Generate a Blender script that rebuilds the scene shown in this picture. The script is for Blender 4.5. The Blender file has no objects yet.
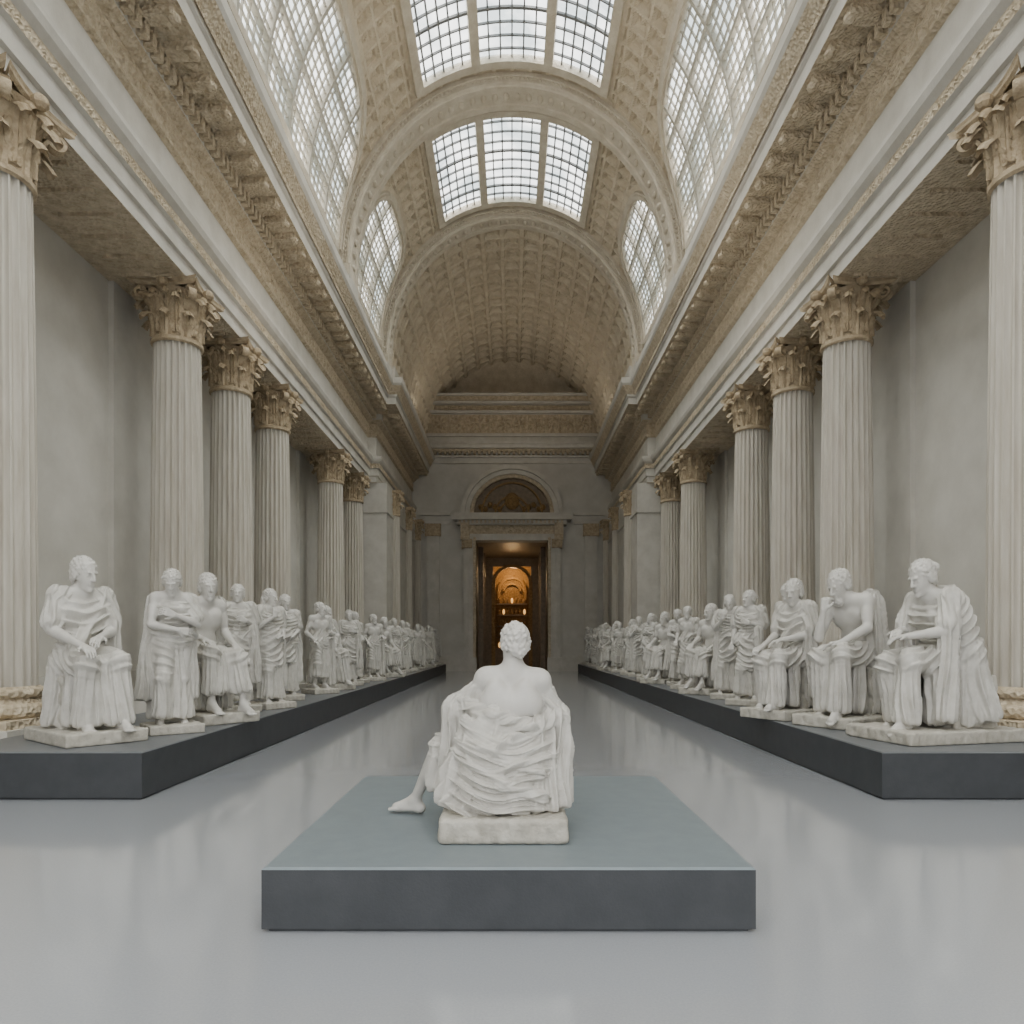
import bpy, math, numpy as np, random
from mathutils import Vector
random.seed(7)
pi=math.pi
SC=bpy.context.scene
EYE=1.5
# ---------------------------------------------------------------- materials
def mat(name,col,col2=None,rough=.6,scale=4,bump=0,bscale=30,detail=6,spec=.4,stretch=(1,1,1),emis=None,es=0,kind='noise',bdist=.02,metal=0,coat=0):
    m=bpy.data.materials.new(name); m.use_nodes=True
    nt=m.node_tree; N=nt.nodes; L=nt.links
    b=N['Principled BSDF']
    b.inputs['Roughness'].default_value=rough
    b.inputs['Metallic'].default_value=metal
    b.inputs['Specular IOR Level'].default_value=spec
    b.inputs['Coat Weight'].default_value=coat; b.inputs['Coat Roughness'].default_value=.08
    tc=N.new('ShaderNodeTexCoord'); mp=N.new('ShaderNodeMapping')
    mp.inputs['Scale'].default_value=stretch
    L.new(tc.outputs['Object'],mp.inputs['Vector'])
    n=N.new('ShaderNodeTexNoise'); n.inputs['Scale'].default_value=scale; n.inputs['Detail'].default_value=detail
    n.inputs['Roughness'].default_value=.6
    L.new(mp.outputs[0],n.inputs['Vector'])
    r=N.new('ShaderNodeValToRGB')
    c2=col2 or tuple(c*.8 for c in col)
    r.color_ramp.elements[0].position=.3; r.color_ramp.elements[1].position=.7
    r.color_ramp.elements[0].color=(*c2,1); r.color_ramp.elements[1].color=(*col,1)
    L.new(n.outputs['Fac'],r.inputs['Fac']); L.new(r.outputs[0],b.inputs['Base Color'])
    if bump:
        if kind=='noise':
            t=N.new('ShaderNodeTexNoise'); t.inputs['Scale'].default_value=bscale; t.inputs['Detail'].default_value=5; o=t.outputs['Fac']
        else:
            t=N.new('ShaderNodeTexVoronoi'); t.inputs['Scale'].default_value=bscale; o=t.outputs['Distance']
        L.new(mp.outputs[0],t.inputs['Vector'])
        bp=N.new('ShaderNodeBump'); bp.inputs['Strength'].default_value=bump; bp.inputs['Distance'].default_value=bdist
        L.new(o,bp.inputs['Height']); L.new(bp.outputs[0],b.inputs['Normal'])
    if emis:
        b.inputs['Emission Color'].default_value=(*emis,1); b.inputs['Emission Strength'].default_value=es
    return m
M={}
M['wall']=mat('plaster_wall',(.59,.57,.52),(.48,.46,.415),.8,1.2,.15,14)
M['stone']=mat('pale_stone',(.62,.595,.54),(.50,.475,.42),.7,2,.2,25)
M['carve']=mat('carved_gilt_stone',(.66,.57,.43),(.42,.34,.23),.65,6,.8,16,kind='vor',bdist=.05)
M['cap']=mat('capital_stone',(.54,.44,.30),(.32,.245,.155),.65,8,.5,30,bdist=.03)
M['shaft']=mat('column_stone',(.57,.54,.475),(.44,.40,.335),.6,3,.15,20,stretch=(3,3,.4))
M['vault']=mat('vault_stone',(.68,.605,.48),(.51,.435,.32),.7,3,.5,14,kind='vor',bdist=.03)
M['rib']=mat('rib_stone',(.66,.605,.505),(.52,.46,.365),.65,3,.4,20,kind='vor',bdist=.03)
M['floor']=mat('polished_floor',(.40,.42,.45),(.35,.37,.40),.14,90,.01,200,spec=.8,coat=.6)
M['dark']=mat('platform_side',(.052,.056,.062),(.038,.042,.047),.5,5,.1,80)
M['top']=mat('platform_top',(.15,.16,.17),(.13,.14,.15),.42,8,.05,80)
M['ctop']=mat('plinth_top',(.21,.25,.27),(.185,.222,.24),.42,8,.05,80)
M['marble']=mat('marble_skin',(.60,.585,.55),(.51,.495,.46),.42,7,.1,40,bdist=.006)
M['cloth']=mat('marble_drapery',(.59,.575,.535),(.46,.445,.405),.48,9,.3,38,bdist=.012)
M['sbase']=mat('marble_base',(.52,.50,.445),(.37,.35,.30),.6,12,.5,30,bdist=.02)
M['bar']=mat('window_bar',(.20,.205,.21),(.16,.165,.17),.5)
M['barw']=mat('window_bar_pale',(.48,.455,.39),(.40,.37,.31),.5)
M['wood']=mat('dark_doorway',(.26,.20,.135),(.16,.12,.08),.5,5,.3,20)
M['gold']=mat('gilded_relief',(.40,.26,.11),(.18,.10,.035),.45,10,.8,18,kind='vor',bdist=.04,metal=.2)
M['lamp']=mat('warm_lamp',(1,.7,.3),None,.5,emis=(1,.55,.18),es=1.2)
g=bpy.data.materials.new('skylight_glass'); g.use_nodes=True
nt=g.node_tree; nt.nodes.clear()
o=nt.nodes.new('ShaderNodeOutputMaterial'); mx=nt.nodes.new('ShaderNodeMixShader'); tr=nt.nodes.new('ShaderNodeBsdfTransparent'); tl=nt.nodes.new('ShaderNodeBsdfTranslucent')
nz=nt.nodes.new('ShaderNodeTexNoise'); nz.inputs['Scale'].default_value=.8; nz.inputs['Detail'].default_value=6
tc=nt.nodes.new('ShaderNodeTexCoord'); rp=nt.nodes.new('ShaderNodeValToRGB')
rp.color_ramp.elements[0].position=.40; rp.color_ramp.elements[0].color=(.36,.42,.43,1); rp.color_ramp.elements[1].position=.60; rp.color_ramp.elements[1].color=(.97,.97,.94,1)
nt.links.new(tc.outputs['Object'],nz.inputs['Vector']); nt.links.new(nz.outputs['Fac'],rp.inputs['Fac']); nt.links.new(rp.outputs[0],tr.inputs['Color'])
tl.inputs['Color'].default_value=(.9,.92,.93,1); mx.inputs[0].default_value=.12
nt.links.new(tr.outputs[0],mx.inputs[1]); nt.links.new(tl.outputs[0],mx.inputs[2]); nt.links.new(mx.outputs[0],o.inputs['Surface'])
M['glass']=g
# ---------------------------------------------------------------- mesh builder
class MB:
    def __init__(s): s.v=[]; s.f=[]; s.m=[]; s.n=0; s.mats=[]
    def mi(s,k):
        if k not in s.mats: s.mats.append(k)
        return s.mats.index(k)
    def add(s,v,f,k):
        v=np.asarray(v,float).reshape(-1,3); i=s.mi(k)
        s.v.append(v)
        if isinstance(f,np.ndarray): s.f.extend((f+s.n).tolist()); s.m.extend([i]*len(f))
        else:
            for q in f: s.f.append([a+s.n for a in q]); s.m.append(i)
        s.n+=len(v)
    def box(s,x0,x1,y0,y1,z0,z1,k):
        x0,x1=min(x0,x1),max(x0,x1)
        v=[(x,y,z) for z in(z0,z1) for y in(y0,y1) for x in(x0,x1)]
        s.add(v,[[0,2,3,1],[4,5,7,6],[0,1,5,4],[2,6,7,3],[0,4,6,2],[1,3,7,5]],k)
    def grid(s,P,k,flip=False,mask=None,closeu=False):
        nu,nv=P.shape[:2]; idx=np.arange(nu*nv).reshape(nu,nv)
        if closeu: idx=np.vstack([idx,idx[:1]])
        q=np.stack([idx[:-1,:-1],idx[1:,:-1],idx[1:,1:],idx[:-1,1:]],-1)
        q=q[mask] if mask is not None else q.reshape(-1,4)
        if flip: q=q[:,::-1]
        s.add(P.reshape(-1,3),q,k)
    def sweep(s,C,U,R,w,h,k,closed=False):
        C=np.array(C);U=np.array(U);R=np.array(R)
        P=np.stack([C-R*w/2-U*h/2,C+R*w/2-U*h/2,C+R*w/2+U*h/2,C-R*w/2+U*h/2],0)
        s.grid(P,k,closeu=True)
    def revolve(s,prof,seg,k,c=(0,0),rf=None):
        a=np.linspace(0,2*pi,seg,endpoint=False)
        P=np.zeros((seg,len(prof),3))
        for j,(r,z) in enumerate(prof):
            rr=r if rf is None else rf(a,r,z)
            P[:,j,0]=c[0]+rr*np.cos(a);P[:,j,1]=c[1]+rr*np.sin(a);P[:,j,2]=z
        s.grid(P,k,closeu=True)
    def ball(s,c,r,k,seg=8):
        a=np.linspace(0,2*pi,seg,endpoint=False); b=np.linspace(-pi/2,pi/2,seg//2+2)
        A,B=np.meshgrid(a,b,indexing='ij')
        r=np.array(r)*np.ones(3)
        P=np.stack([c[0]+r[0]*np.cos(B)*np.cos(A),c[1]+r[1]*np.cos(B)*np.sin(A),c[2]+r[2]*np.sin(B)],-1)
        s.grid(P,k,closeu=True)
    def mesh(s,name,smooth=False):
        me=bpy.data.meshes.new(name)
        V=np.vstack(s.v)
        me.from_pydata(V.tolist(),[],s.f)
        for k in s.mats: me.materials.append(M[k])
        me.polygons.foreach_set('material_index',s.m)
        if smooth: me.polygons.foreach_set('use_smooth',[True]*len(s.f))
        me.update(); return me
    def obj(s,name,smooth=False):
        ob=bpy.data.objects.new(name,s.mesh(name,smooth)); SC.collection.objects.link(ob); return ob
def put(name,me,loc=(0,0,0),rz=0,sc=1):
    ob=bpy.data.objects.new(name,me); ob.location=loc; ob.rotation_euler=(0,0,rz)
    ob.scale=(sc,)*3 if not isinstance(sc,tuple) else sc
    SC.collection.objects.link(ob); return ob
# ---------------------------------------------------------------- room
Y0,YE=-6.0,40.0
b=MB(); b.box(-7.9,7.9,Y0,YE+14,-.2,0,'floor'); b.obj('floor')
YP=29.6
for sg,nm in((-1,'left'),(1,'right')):
    b=MB()
    b.box(sg*7.6,sg*7.9,Y0,YE,0,6.86+EYE,'wall')
    b.box(sg*5.3,sg*7.6,YP,YE,0,6.86+EYE,'stone')
    b.box(sg*5.22,sg*7.6,YP-.08,YE,0,.9,'stone')
    b.box(sg*5.24,sg*7.6,YP-.06,YE,5.6+EYE,5.72+EYE,'stone')
    b.box(sg*7.45,sg*7.6,Y0,YP,0,1.0,'stone')
    for y in (3.6,8.75,13.6,16.2,19,25.1,28.5):
        b.box(sg*7.5,sg*7.6,y-.42,y+.42,0,6.86+EYE,'wall')
    b.obj('wall_'+nm)
def relief(mb,x,y0,y1,z0,z1,sg,k,per=.5,A=.05,res=.035):
    ny=int((y1-y0)/res); nz=max(8,int((z1-z0)/res))
    Y,Z=np.meshgrid(np.linspace(y0,y1,ny),np.linspace(0,1,nz),indexing='ij')
    u=(Y/per)%1-.5; v=Z-.5
    r=np.hypot(u,v); a=np.arctan2(v,u)
    h=A*(np.clip(1-r/.46,0,1)**.6*(.6+.4*np.cos(6*a+8*r))+.25*np.sin(14*r*pi)*np.clip(1-r*1.6,0,1)+.35*np.exp(-((np.abs(u)-.5)/.07)**2))
    h*=np.clip(np.minimum(Z,1-Z)*8,0,1)
    P=np.stack([sg*(x-h),Y,z0+(z1-z0)*Z],-1)
    mb.grid(P,k)
prof=[(7.6,6.86,'carve'),(6.06,6.86,'stone'),(6.06,7.1,'stone'),(6.0,7.12,'stone'),(6.0,7.4,'stone'),(5.93,7.43,'carve'),(5.93,7.62,'stone'),(5.84,7.7,'stone'),(5.80,7.8,'stone'),(5.80,7.88,'stone'),
 (6.08,7.9,'stone'),(6.08,8.75,'carve'),(5.98,8.8,'carve'),(5.98,8.85,'carve'),(6.02,8.86,'carve'),(6.02,9.3,'carve'),(5.9,9.36,'carve'),(5.82,9.42,'stone'),(5.82,9.72,'carve'),(5.60,9.80,'carve'),(5.1,9.82,'stone'),
 (5.1,10.08,'stone'),(5.04,10.12,'stone'),(5.04,10.2,'carve'),(4.96,10.3,'carve'),(4.83,10.5,'stone'),(4.78,10.58,'stone'),(4.78,10.8,'stone'),(5.15,10.84,'stone'),(5.15,11.4,'stone')]
def entab(sg,y0,y1,dx,num):
    b=MB()
    def pt(x,z,first):
        pr=0 if first else 6.06-x
        ya=y0-(pr if dx else 0); xx=x if first else x-dx
        return [(sg*7.6,ya,z+EYE),(sg*xx,ya,z+EYE),(sg*xx,y1,z+EYE)]
    rows=[pt(x,z,i==0) for i,(x,z,_) in enumerate(prof)]
    for i in range(len(prof)-1):
        A=rows[i];B=rows[i+1]
        b.add([A[1],B[1],B[2],A[2]],[[0,1,2,3]],prof[i][2])
        if dx: b.add([A[0],B[0],B[1],A[1]],[[0,1,2,3]],prof[i][2])
    if not dx:
        pts=[(sg*x,y0,z+EYE) for x,z,_ in prof]+[(sg*7.6,y0,11.4+EYE)]
        b.add(pts,[list(range(len(pts)))],'stone')
    b.box(sg*7.6,sg*7.9,y0,y1,6.86+EYE,11.4+EYE,'stone'); b.box(sg*5.16,sg*7.9,y0,y1,11.38+EYE,11.5+EYE,'stone')
    relief(b,6.02-dx,y0,y1,8.88+EYE,9.29+EYE,sg,'carve',.42,.07)
    relief(b,5.93-dx,y0,y1,7.45+EYE,7.6+EYE,sg,'carve',.16,.03,.03)
    relief(b,5.0-dx,y0-(1 if dx else 0),y1,10.18+EYE,10.5+EYE,sg,'carve',.25,.06,.035)
    y=y0+.1
    while y<y1-.15:
        b.box(sg*(5.66-dx),sg*(5.84-dx),y,y+.12,9.45+EYE,9.70+EYE,'carve'); y+=.22
    y=y0+.2
    while y<y1-.3:
        b.box(sg*(5.18-dx),sg*(5.66-dx),y,y+.24,9.66+EYE,9.84+EYE,'carve')
        b.ball((sg*(5.22-dx),y+.12,9.68+EYE),(.1,.12,.08),'carve')
        b.ball((sg*(5.42-dx),y+.45,9.80+EYE),(.12,.1,.05),'carve'); y+=.66
    y=y0+.3
    while y<y1-.3:
        b.box(sg*(6.3-dx),sg*7.2,y,y+.06,6.80+EYE,6.88+EYE,'carve'); y+=.6
    b.obj('trim_%d'%num)
entab(-1,Y0,YP+.3,0,1); entab(1,Y0,YP+.3,0,2)
entab(-1,YP-.1,YE,.36,3); entab(1,YP-.1,YE,.36,4)
# ---------------------------------------------------------------- vault
VZ=11.3+EYE
def S(t,y,off=0,a=5.15,bb=5.7): return np.stack([(a-off)*np.cos(t),y+0*t,VZ+(bb-off)*np.sin(t)],-1)
def D2(d): return d*pi/180
def coffer(T,Y,pt,py,y0,A=.14):
    u=np.abs(((T/pt)%1)-.5)*2; v=np.abs((((Y-y0)/py)%1)-.5)*2
    m=np.maximum(u,v)
    rec=np.clip((.78-m)/.05,0,1)*.5+np.clip((.56-m)/.05,0,1)*.5
    r=np.hypot(u,v)
    ros=np.clip(1-r/.42,0,1)**.5*(.75+.25*np.cos(8*np.arctan2(v,u)))
    bead=.2*np.clip(1-np.abs(m-.9)/.06,0,1)*(np.sin((T/pt+Y/py)*40)>0)
    return -A*rec+A*.7*ros+A*bead
bays=[(Y0,10.6),(11.4,20.8),(21.8,27.2)]
vb=MB(); wins=[]
for bi,(y0,y1) in enumerate(bays):
    nt_=420; ny=int((y1-y0)/.04)
    T,Y=np.meshgrid(np.linspace(0,pi,nt_),np.linspace(y0,y1,ny),indexing='ij')
    ym=(y0+y1)/2; hy=(y1-y0)/2-.35
    def in_side(T,Y,ym=ym,hy=hy):
        t=np.minimum(T,pi-T); v=(t-D2(2.5))/D2(36.5)
        return (v>0)&(np.abs((Y-ym)/hy)**4+np.clip(v,0,9)**4<1)
    def in_top(T,Y,ym=ym,hy=hy): return (np.abs(T-pi/2)<D2(32))&(np.abs(Y-ym)<hy-.1)
    off=coffer(T,Y,D2(6),(y1-y0)/round((y1-y0)/.56),y0,.16)
    Tc=(T[:-1,:-1]+T[1:,1:])/2; Yc=(Y[:-1,:-1]+Y[1:,1:])/2
    side=in_side(Tc,Yc); top=in_top(Tc,Yc)
    t=np.minimum(T,pi-T)
    mar=((np.abs(T-pi/2)<D2(35))&(np.abs(Y-ym)<hy+.1))
    v=(t-D2(2.5))/D2(39.5); mar|=(np.abs((Y-ym)/(hy+.2))**4+np.clip(v,0,9)**4<1)|(t<D2(3))
    off=np.where(mar,0,off)
    P=S(T,Y,off)
    vb.grid(P,'vault',mask=~(side|top))
    for wi,(lo,hi,kind) in enumerate(((D2(2.5),D2(39),'s'),(pi-D2(39),pi-D2(2.5),'s'),(D2(58),D2(122),'t'))):
        w=MB()
        sel=(side&(Tc>lo-.1)&(Tc<hi+.1)) if kind=='s' else top
        w.grid(S(T,Y,-.04),'glass',mask=sel)
        inside=in_side if kind=='s' else in_top
        def bar(t,y,wd,h,k,along,off=.0):
            C=S(t,y,off); U=np.stack([np.cos(t),0*t,np.sin(t)],-1)
            R=np.stack([0*t,1+0*t,0*t],-1) if along=='t' else np.stack([-np.sin(t),0*t,np.cos(t)],-1)
            w.sweep(C,U,R,wd,h,k)
        def clip_line(tt,yy,wd,h,k,along,off=0):
            ins=inside(tt,yy)
            idx=np.where(ins)[0]
            if len(idx)<2: return
            a,b_=idx[0],idx[-1]; bar(tt[a:b_+1],yy[a:b_+1],wd,h,k,along,off)
        if kind=='s':
            nc=int((y1-y0)/.30)
            for i in range(1,nc):
                yy=y0+(y1-y0)*i/nc; tt=np.linspace(lo,hi,40); big=(i%5==0)
                clip_line(tt,yy+0*tt,.10 if big else .03,.16 if big else .05,'barw','t')
            for i in range(1,16):
                th=lo+(hi-lo)*i/16; yy=np.linspace(y0,y1,160); big=(i%4==0)
                clip_line(th+0*yy,yy,.08 if big else .03,.13 if big else .05,'barw','y')
            q=np.linspace(0,pi,90); e=.5
            cy=np.sign(np.cos(q))*np.abs(np.cos(q))**e*hy+ym; vv=np.abs(np.sin(q))**e*D2(36.5)+D2(2.5)
            tt=vv if wi==0 else pi-vv
            C=S(tt,cy,.02); U=np.stack([np.cos(tt),0*tt,np.sin(tt)],-1)
            G=np.gradient(C,axis=0); R=np.cross(G,U); R/=np.linalg.norm(R,axis=1)[:,None]+1e-9
            w.sweep(C,U,R,.26,.16,'rib'); w.sweep(C,U,R,.12,.26,'rib')
            yy=np.linspace(ym-hy,ym+hy,20); bar((D2(2.5) if wi==0 else pi-D2(2.5))+0*yy,yy,.2,.16,'rib','y',.02)
        else:
            ya,yb=ym-hy+.1,ym+hy-.1
            secs=[(D2(58),D2(77)),(D2(79),D2(101)),(D2(103),D2(122))]
            for (sa,sb) in secs:
                for i in range(1,6):
                    th=sa+(sb-sa)*i/6; yy=np.linspace(ya,yb,12); bar(th+0*yy,yy,.04,.06,'bar','y')
                ncr=int((yb-ya)/.42)
                for i in range(1,ncr):
                    tt=np.linspace(sa,sb,12); bar(tt,ya+(yb-ya)*i/ncr+0*tt,.04 if i%4 else .08,.06,'bar','t')
            for th in (D2(58),D2(78),D2(102),D2(122)):
                yy=np.linspace(ya-.1,yb+.1,12); bar(th+0*yy,yy,.26,.22,'rib','y',.03)
            for yy in (ya,yb):
                tt=np.linspace(D2(58),D2(122),40); bar(tt,yy+0*tt,.26,.22,'rib','t',.03)
        wins.append(w)
for i,w in enumerate(wins): w.obj('window_%d'%(i+1))
y0,y1=28.0,YE+1.6
T,Y=np.meshgrid(np.linspace(0,pi,420),np.linspace(y0,y1,330),indexing='ij')
vb.grid(S(T,Y,.25+coffer(T,Y,pi/19,.8,y0,.19)),'vault')
for (r0,r1) in ((10.6,11.4),(20.8,21.8),(27.2,28.0)):
    tt=np.linspace(0,pi,160)
    pr=[(-.3,r0),(.0,r0),(.02,r0-.08),(.13,r0-.08),(.15,r0-.02),(.22,r0),(.24,r0-.05),(.30,r0-.05),(.32,r0+.04),(.36,r0+.06),(.36,r0+.22),(.31,r0+.24),(.31,r1-.24),(.36,r1-.22),(.36,r1),(-.3,r1)]
    P=np.stack([S(tt,y,o) for o,y in pr],1)
    vb.grid(P,'rib')
    for sg in(-1,1):
        vb.box(sg*4.8,sg*5.4,r0-.06,r1,10.8+EYE,VZ+.02,'rib'); vb.box(sg*4.79,sg*5.4,r0-.1,r1+.02,10.8+EYE,10.98+EYE,'stone')
    for t_ in np.linspace(0.02,pi-.02,120):
        c=S(np.array([t_]),r0-.03,.18)[0]; vb.ball(c,(.05,.03,.05),'rib',6)
    for t_ in np.linspace(.03,pi-.03,44):
        c=S(np.array([t_]),(r0+r1)/2,.31)[0]; vb.ball(c,(.09,.16,.09),'rib',8)
vb.obj('ceiling')
# ---------------------------------------------------------------- end wall
b=MB(); E=YE
b.box(-7.6,-2.03,E,E+.6,0,11.4+EYE,'wall'); b.box(2.03,7.6,E,E+.6,0,11.4+EYE,'wall'); b.box(-2.03,2.03,E,E+.6,5.94+EYE,11.4+EYE,'wall')
b.box(-5,5,E,E+1.6,11.4+EYE,14.0+EYE,'stone')
b.box(-5.2,5.2,E+1.5,E+1.7,14+EYE-.1,17.5+EYE,'vault')
b.box(-5.3,-2.85,E-.1,E,0,.9,'stone'); b.box(2.85,5.3,E-.1,E,0,.9,'stone')
b.obj('wall_back')
b=MB()
for z0,z1,p,k in ((6.9,7.05,.1,'stone'),(7.4,7.55,.14,'stone'),(10.35,10.5,.1,'stone'),(10.7,10.8,.12,'stone'),(11.0,11.15,.25,'carve'),(11.15,11.35,.45,'stone'),(11.35,11.5,.55,'stone'),
  (11.9,12.05,.15,'stone'),(13.2,13.35,.2,'stone'),(13.7,13.85,.3,'stone'),(13.85,14.05,.5,'carve'),(14.05,14.2,.6,'stone')):
    for xa,xb in (((-5.3,5.3),) if z0>9 else ((-5.3,-3.5),(3.5,5.3))):
        b.box(xa,xb,E-p,E+.1,z0+EYE,z1+EYE,k)
def relief_x(mb,y,x0,x1,z0,z1,k,per,A):
    nx=int((x1-x0)/.05); nz=14
    X,Z=np.meshgrid(np.linspace(x0,x1,nx),np.linspace(0,1,nz),indexing='ij')
    u=(X/per)%1-.5; v=Z-.5; r=np.hypot(u,v); a=np.arctan2(v,u)
    h=A*(np.clip(1-r/.46,0,1)**.6*(.6+.4*np.cos(6*a+8*r))+.35*np.exp(-((np.abs(u)-.5)/.07)**2))
    mb.grid(np.stack([X,y-h,z0+(z1-z0)*Z],-1),k)
relief_x(b,E-.02,-5,5,12.1+EYE,13.15+EYE,'carve',.9,.16)
relief_x(b,E-.02,-5,5,13.38+EYE,13.68+EYE,'carve',.45,.1)
x=-5
while x<5: b.box(x,x+.14,E-.3,E,10.85+EYE,11.0+EYE,'carve'); x+=.28
for x in (-4.5,4.5): 
    b.box(x-.35,x+.35,E-.18,E,.9,6.9+EYE,'stone')
    b.box(x-.45,x+.45,E-.28,E,6.2+EYE,6.9+EYE,'cap')
b.obj('trim_5')
b=MB()
for s_ in(-1,1):
    b.box(s_*2.03,s_*2.75,E-.3,E+.05,0,7.44,'stone'); b.box(s_*2.03,s_*2.2,E-.4,E+.6,0,7.6,'carve')
    b.box(s_*2.0,s_*2.85,E-.42,E,0,.8,'stone'); b.box(s_*2.45,s_*2.6,E-.38,E,.8,7.4,'stone')
    b.box(s_*2.25,s_*2.85,E-.45,E,7.0,7.5,'cap')
    b.box(s_*2.4,s_*2.9,E-.55,E,7.45,8.4,'carve')
b.box(-2.9,2.9,E-.36,E+.05,7.44,7.8,'stone'); b.box(-2.8,2.8,E-.3,E+.05,7.8,8.3,'carve')
b.box(-3.1,3.1,E-.5,E+.05,8.3,8.55,'stone'); b.box(-3.35,3.35,E-.75,E+.05,8.55,8.8,'stone'); b.box(-3.25,3.25,E-.65,E+.05,8.8,8.95,'stone')
x=-3
while x<2.9: b.box(x,x+.12,E-.6,E-.45,8.38,8.55,'carve'); x+=.24
tt=np.linspace(0,pi,60)
for r,dy,wd,k in ((2.75,-.6,.22,'stone'),(2.52,-.45,.26,'stone'),(2.28,-.32,.22,'carve')):
    C=np.stack([r*np.cos(tt),E+dy/2+0*tt,8.95+r*.94*np.sin(tt)],-1); U=np.stack([np.cos(tt),0*tt,np.sin(tt)],-1); R=np.stack([0*tt,1+0*tt,0*tt],-1)
    b.sweep(C,U,R,abs(dy),wd,k)
P=np.stack([np.stack([r*np.cos(tt),E-.05+0*tt,8.95+r*.94*np.sin(tt)],-1) for r in (0.001,1,2.25)],1)
b.grid(P,'wood')
for r in (1.05,.75,1.9):
    C=np.stack([r*np.cos(tt)*.9,E-.1+0*tt,9.0+r*.92*np.sin(tt)],-1); b.sweep(C,U,R,.12,.1,'gold')
b.ball((0,E-.1,9.7),(.42,.16,.5),'gold',12)
for s_ in(-1,1):
    for i in range(5): b.ball((s_*(.7+.27*i),E-.1,9.25+.12*((i*7)%3)),(.15,.1,.17),'gold',8)
for s_ in(-1,1):
    b.box(s_*2.03,s_*2.3,E+.6,E+9,0,7.5,'wood')
    for yy in (E+2.5,E+5): b.box(s_*1.75,s_*2.05,yy,yy+.5,0,7.5,'wood')
b.box(-2.3,2.3,E+.6,E+9,7.44,7.7,'wood')
b.box(-2.3,-1.3,E+8,E+8.3,0,7.5,'wood'); b.box(1.3,2.3,E+8,E+8.3,0,7.5,'wood'); b.box(-1.3,1.3,E+8,E+8.3,6.9,7.5,'wood')
C=np.stack([1.25*np.cos(tt),E+7.95+0*tt,5.8+1.1*np.sin(tt)],-1); b.sweep(C,U,R,.2,.22,'gold')
for s_ in(-1,1): b.box(s_*1.15,s_*1.4,E+7.85,E+8.1,0,5.8,'gold')
b.box(-1.4,1.4,E+11,E+11.2,0,7.5,'gold'); b.box(-2,-1.4,E+8.3,E+11.2,0,7.5,'wood'); b.box(1.4,2,E+8.3,E+11.2,0,7.5,'wood'); b.box(-2,2,E+8.3,E+11.2,7.3,7.5,'wood')
for r,zz in ((.95,5.5),(.6,5.4)):
    C=np.stack([r*np.cos(tt),E+10.9+0*tt,zz+r*.9*np.sin(tt)],-1); b.sweep(C,U,R,.3,.16,'gold')
for s_ in(-1,1): b.box(s_*.85,s_*1.05,E+10.7,E+11,1.2,5.5,'gold')
for i in range(5):
    z=1.2+.8*i; b.box(-1.1,1.1,E+10.4,E+11,z,z+.1,'wood')
    for j in range(7): b.ball((-.9+.3*j,E+10.6,z+.3),(.09,.09,.2),'gold' if (i+j*2)%5 else 'lamp',8)
b.box(-1.2,1.2,E+10.2,E+11,0,1.2,'wood')
b.obj('door_1')
for nm,en,lo,cc in (('niche_light',150,(0,E+9.6,6.5),(1,.62,.28)),('corridor_fill',55,(0,E+4,5.2),(1,.78,.5))):  # the corridor one is an added fill that lifts the dark passage
    l=bpy.data.lights.new(nm,'POINT'); l.energy=en; l.color=cc; l.shadow_soft_size=.08
    ob=bpy.data.objects.new(nm,l); ob.location=lo; SC.collection.objects.link(ob)
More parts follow.
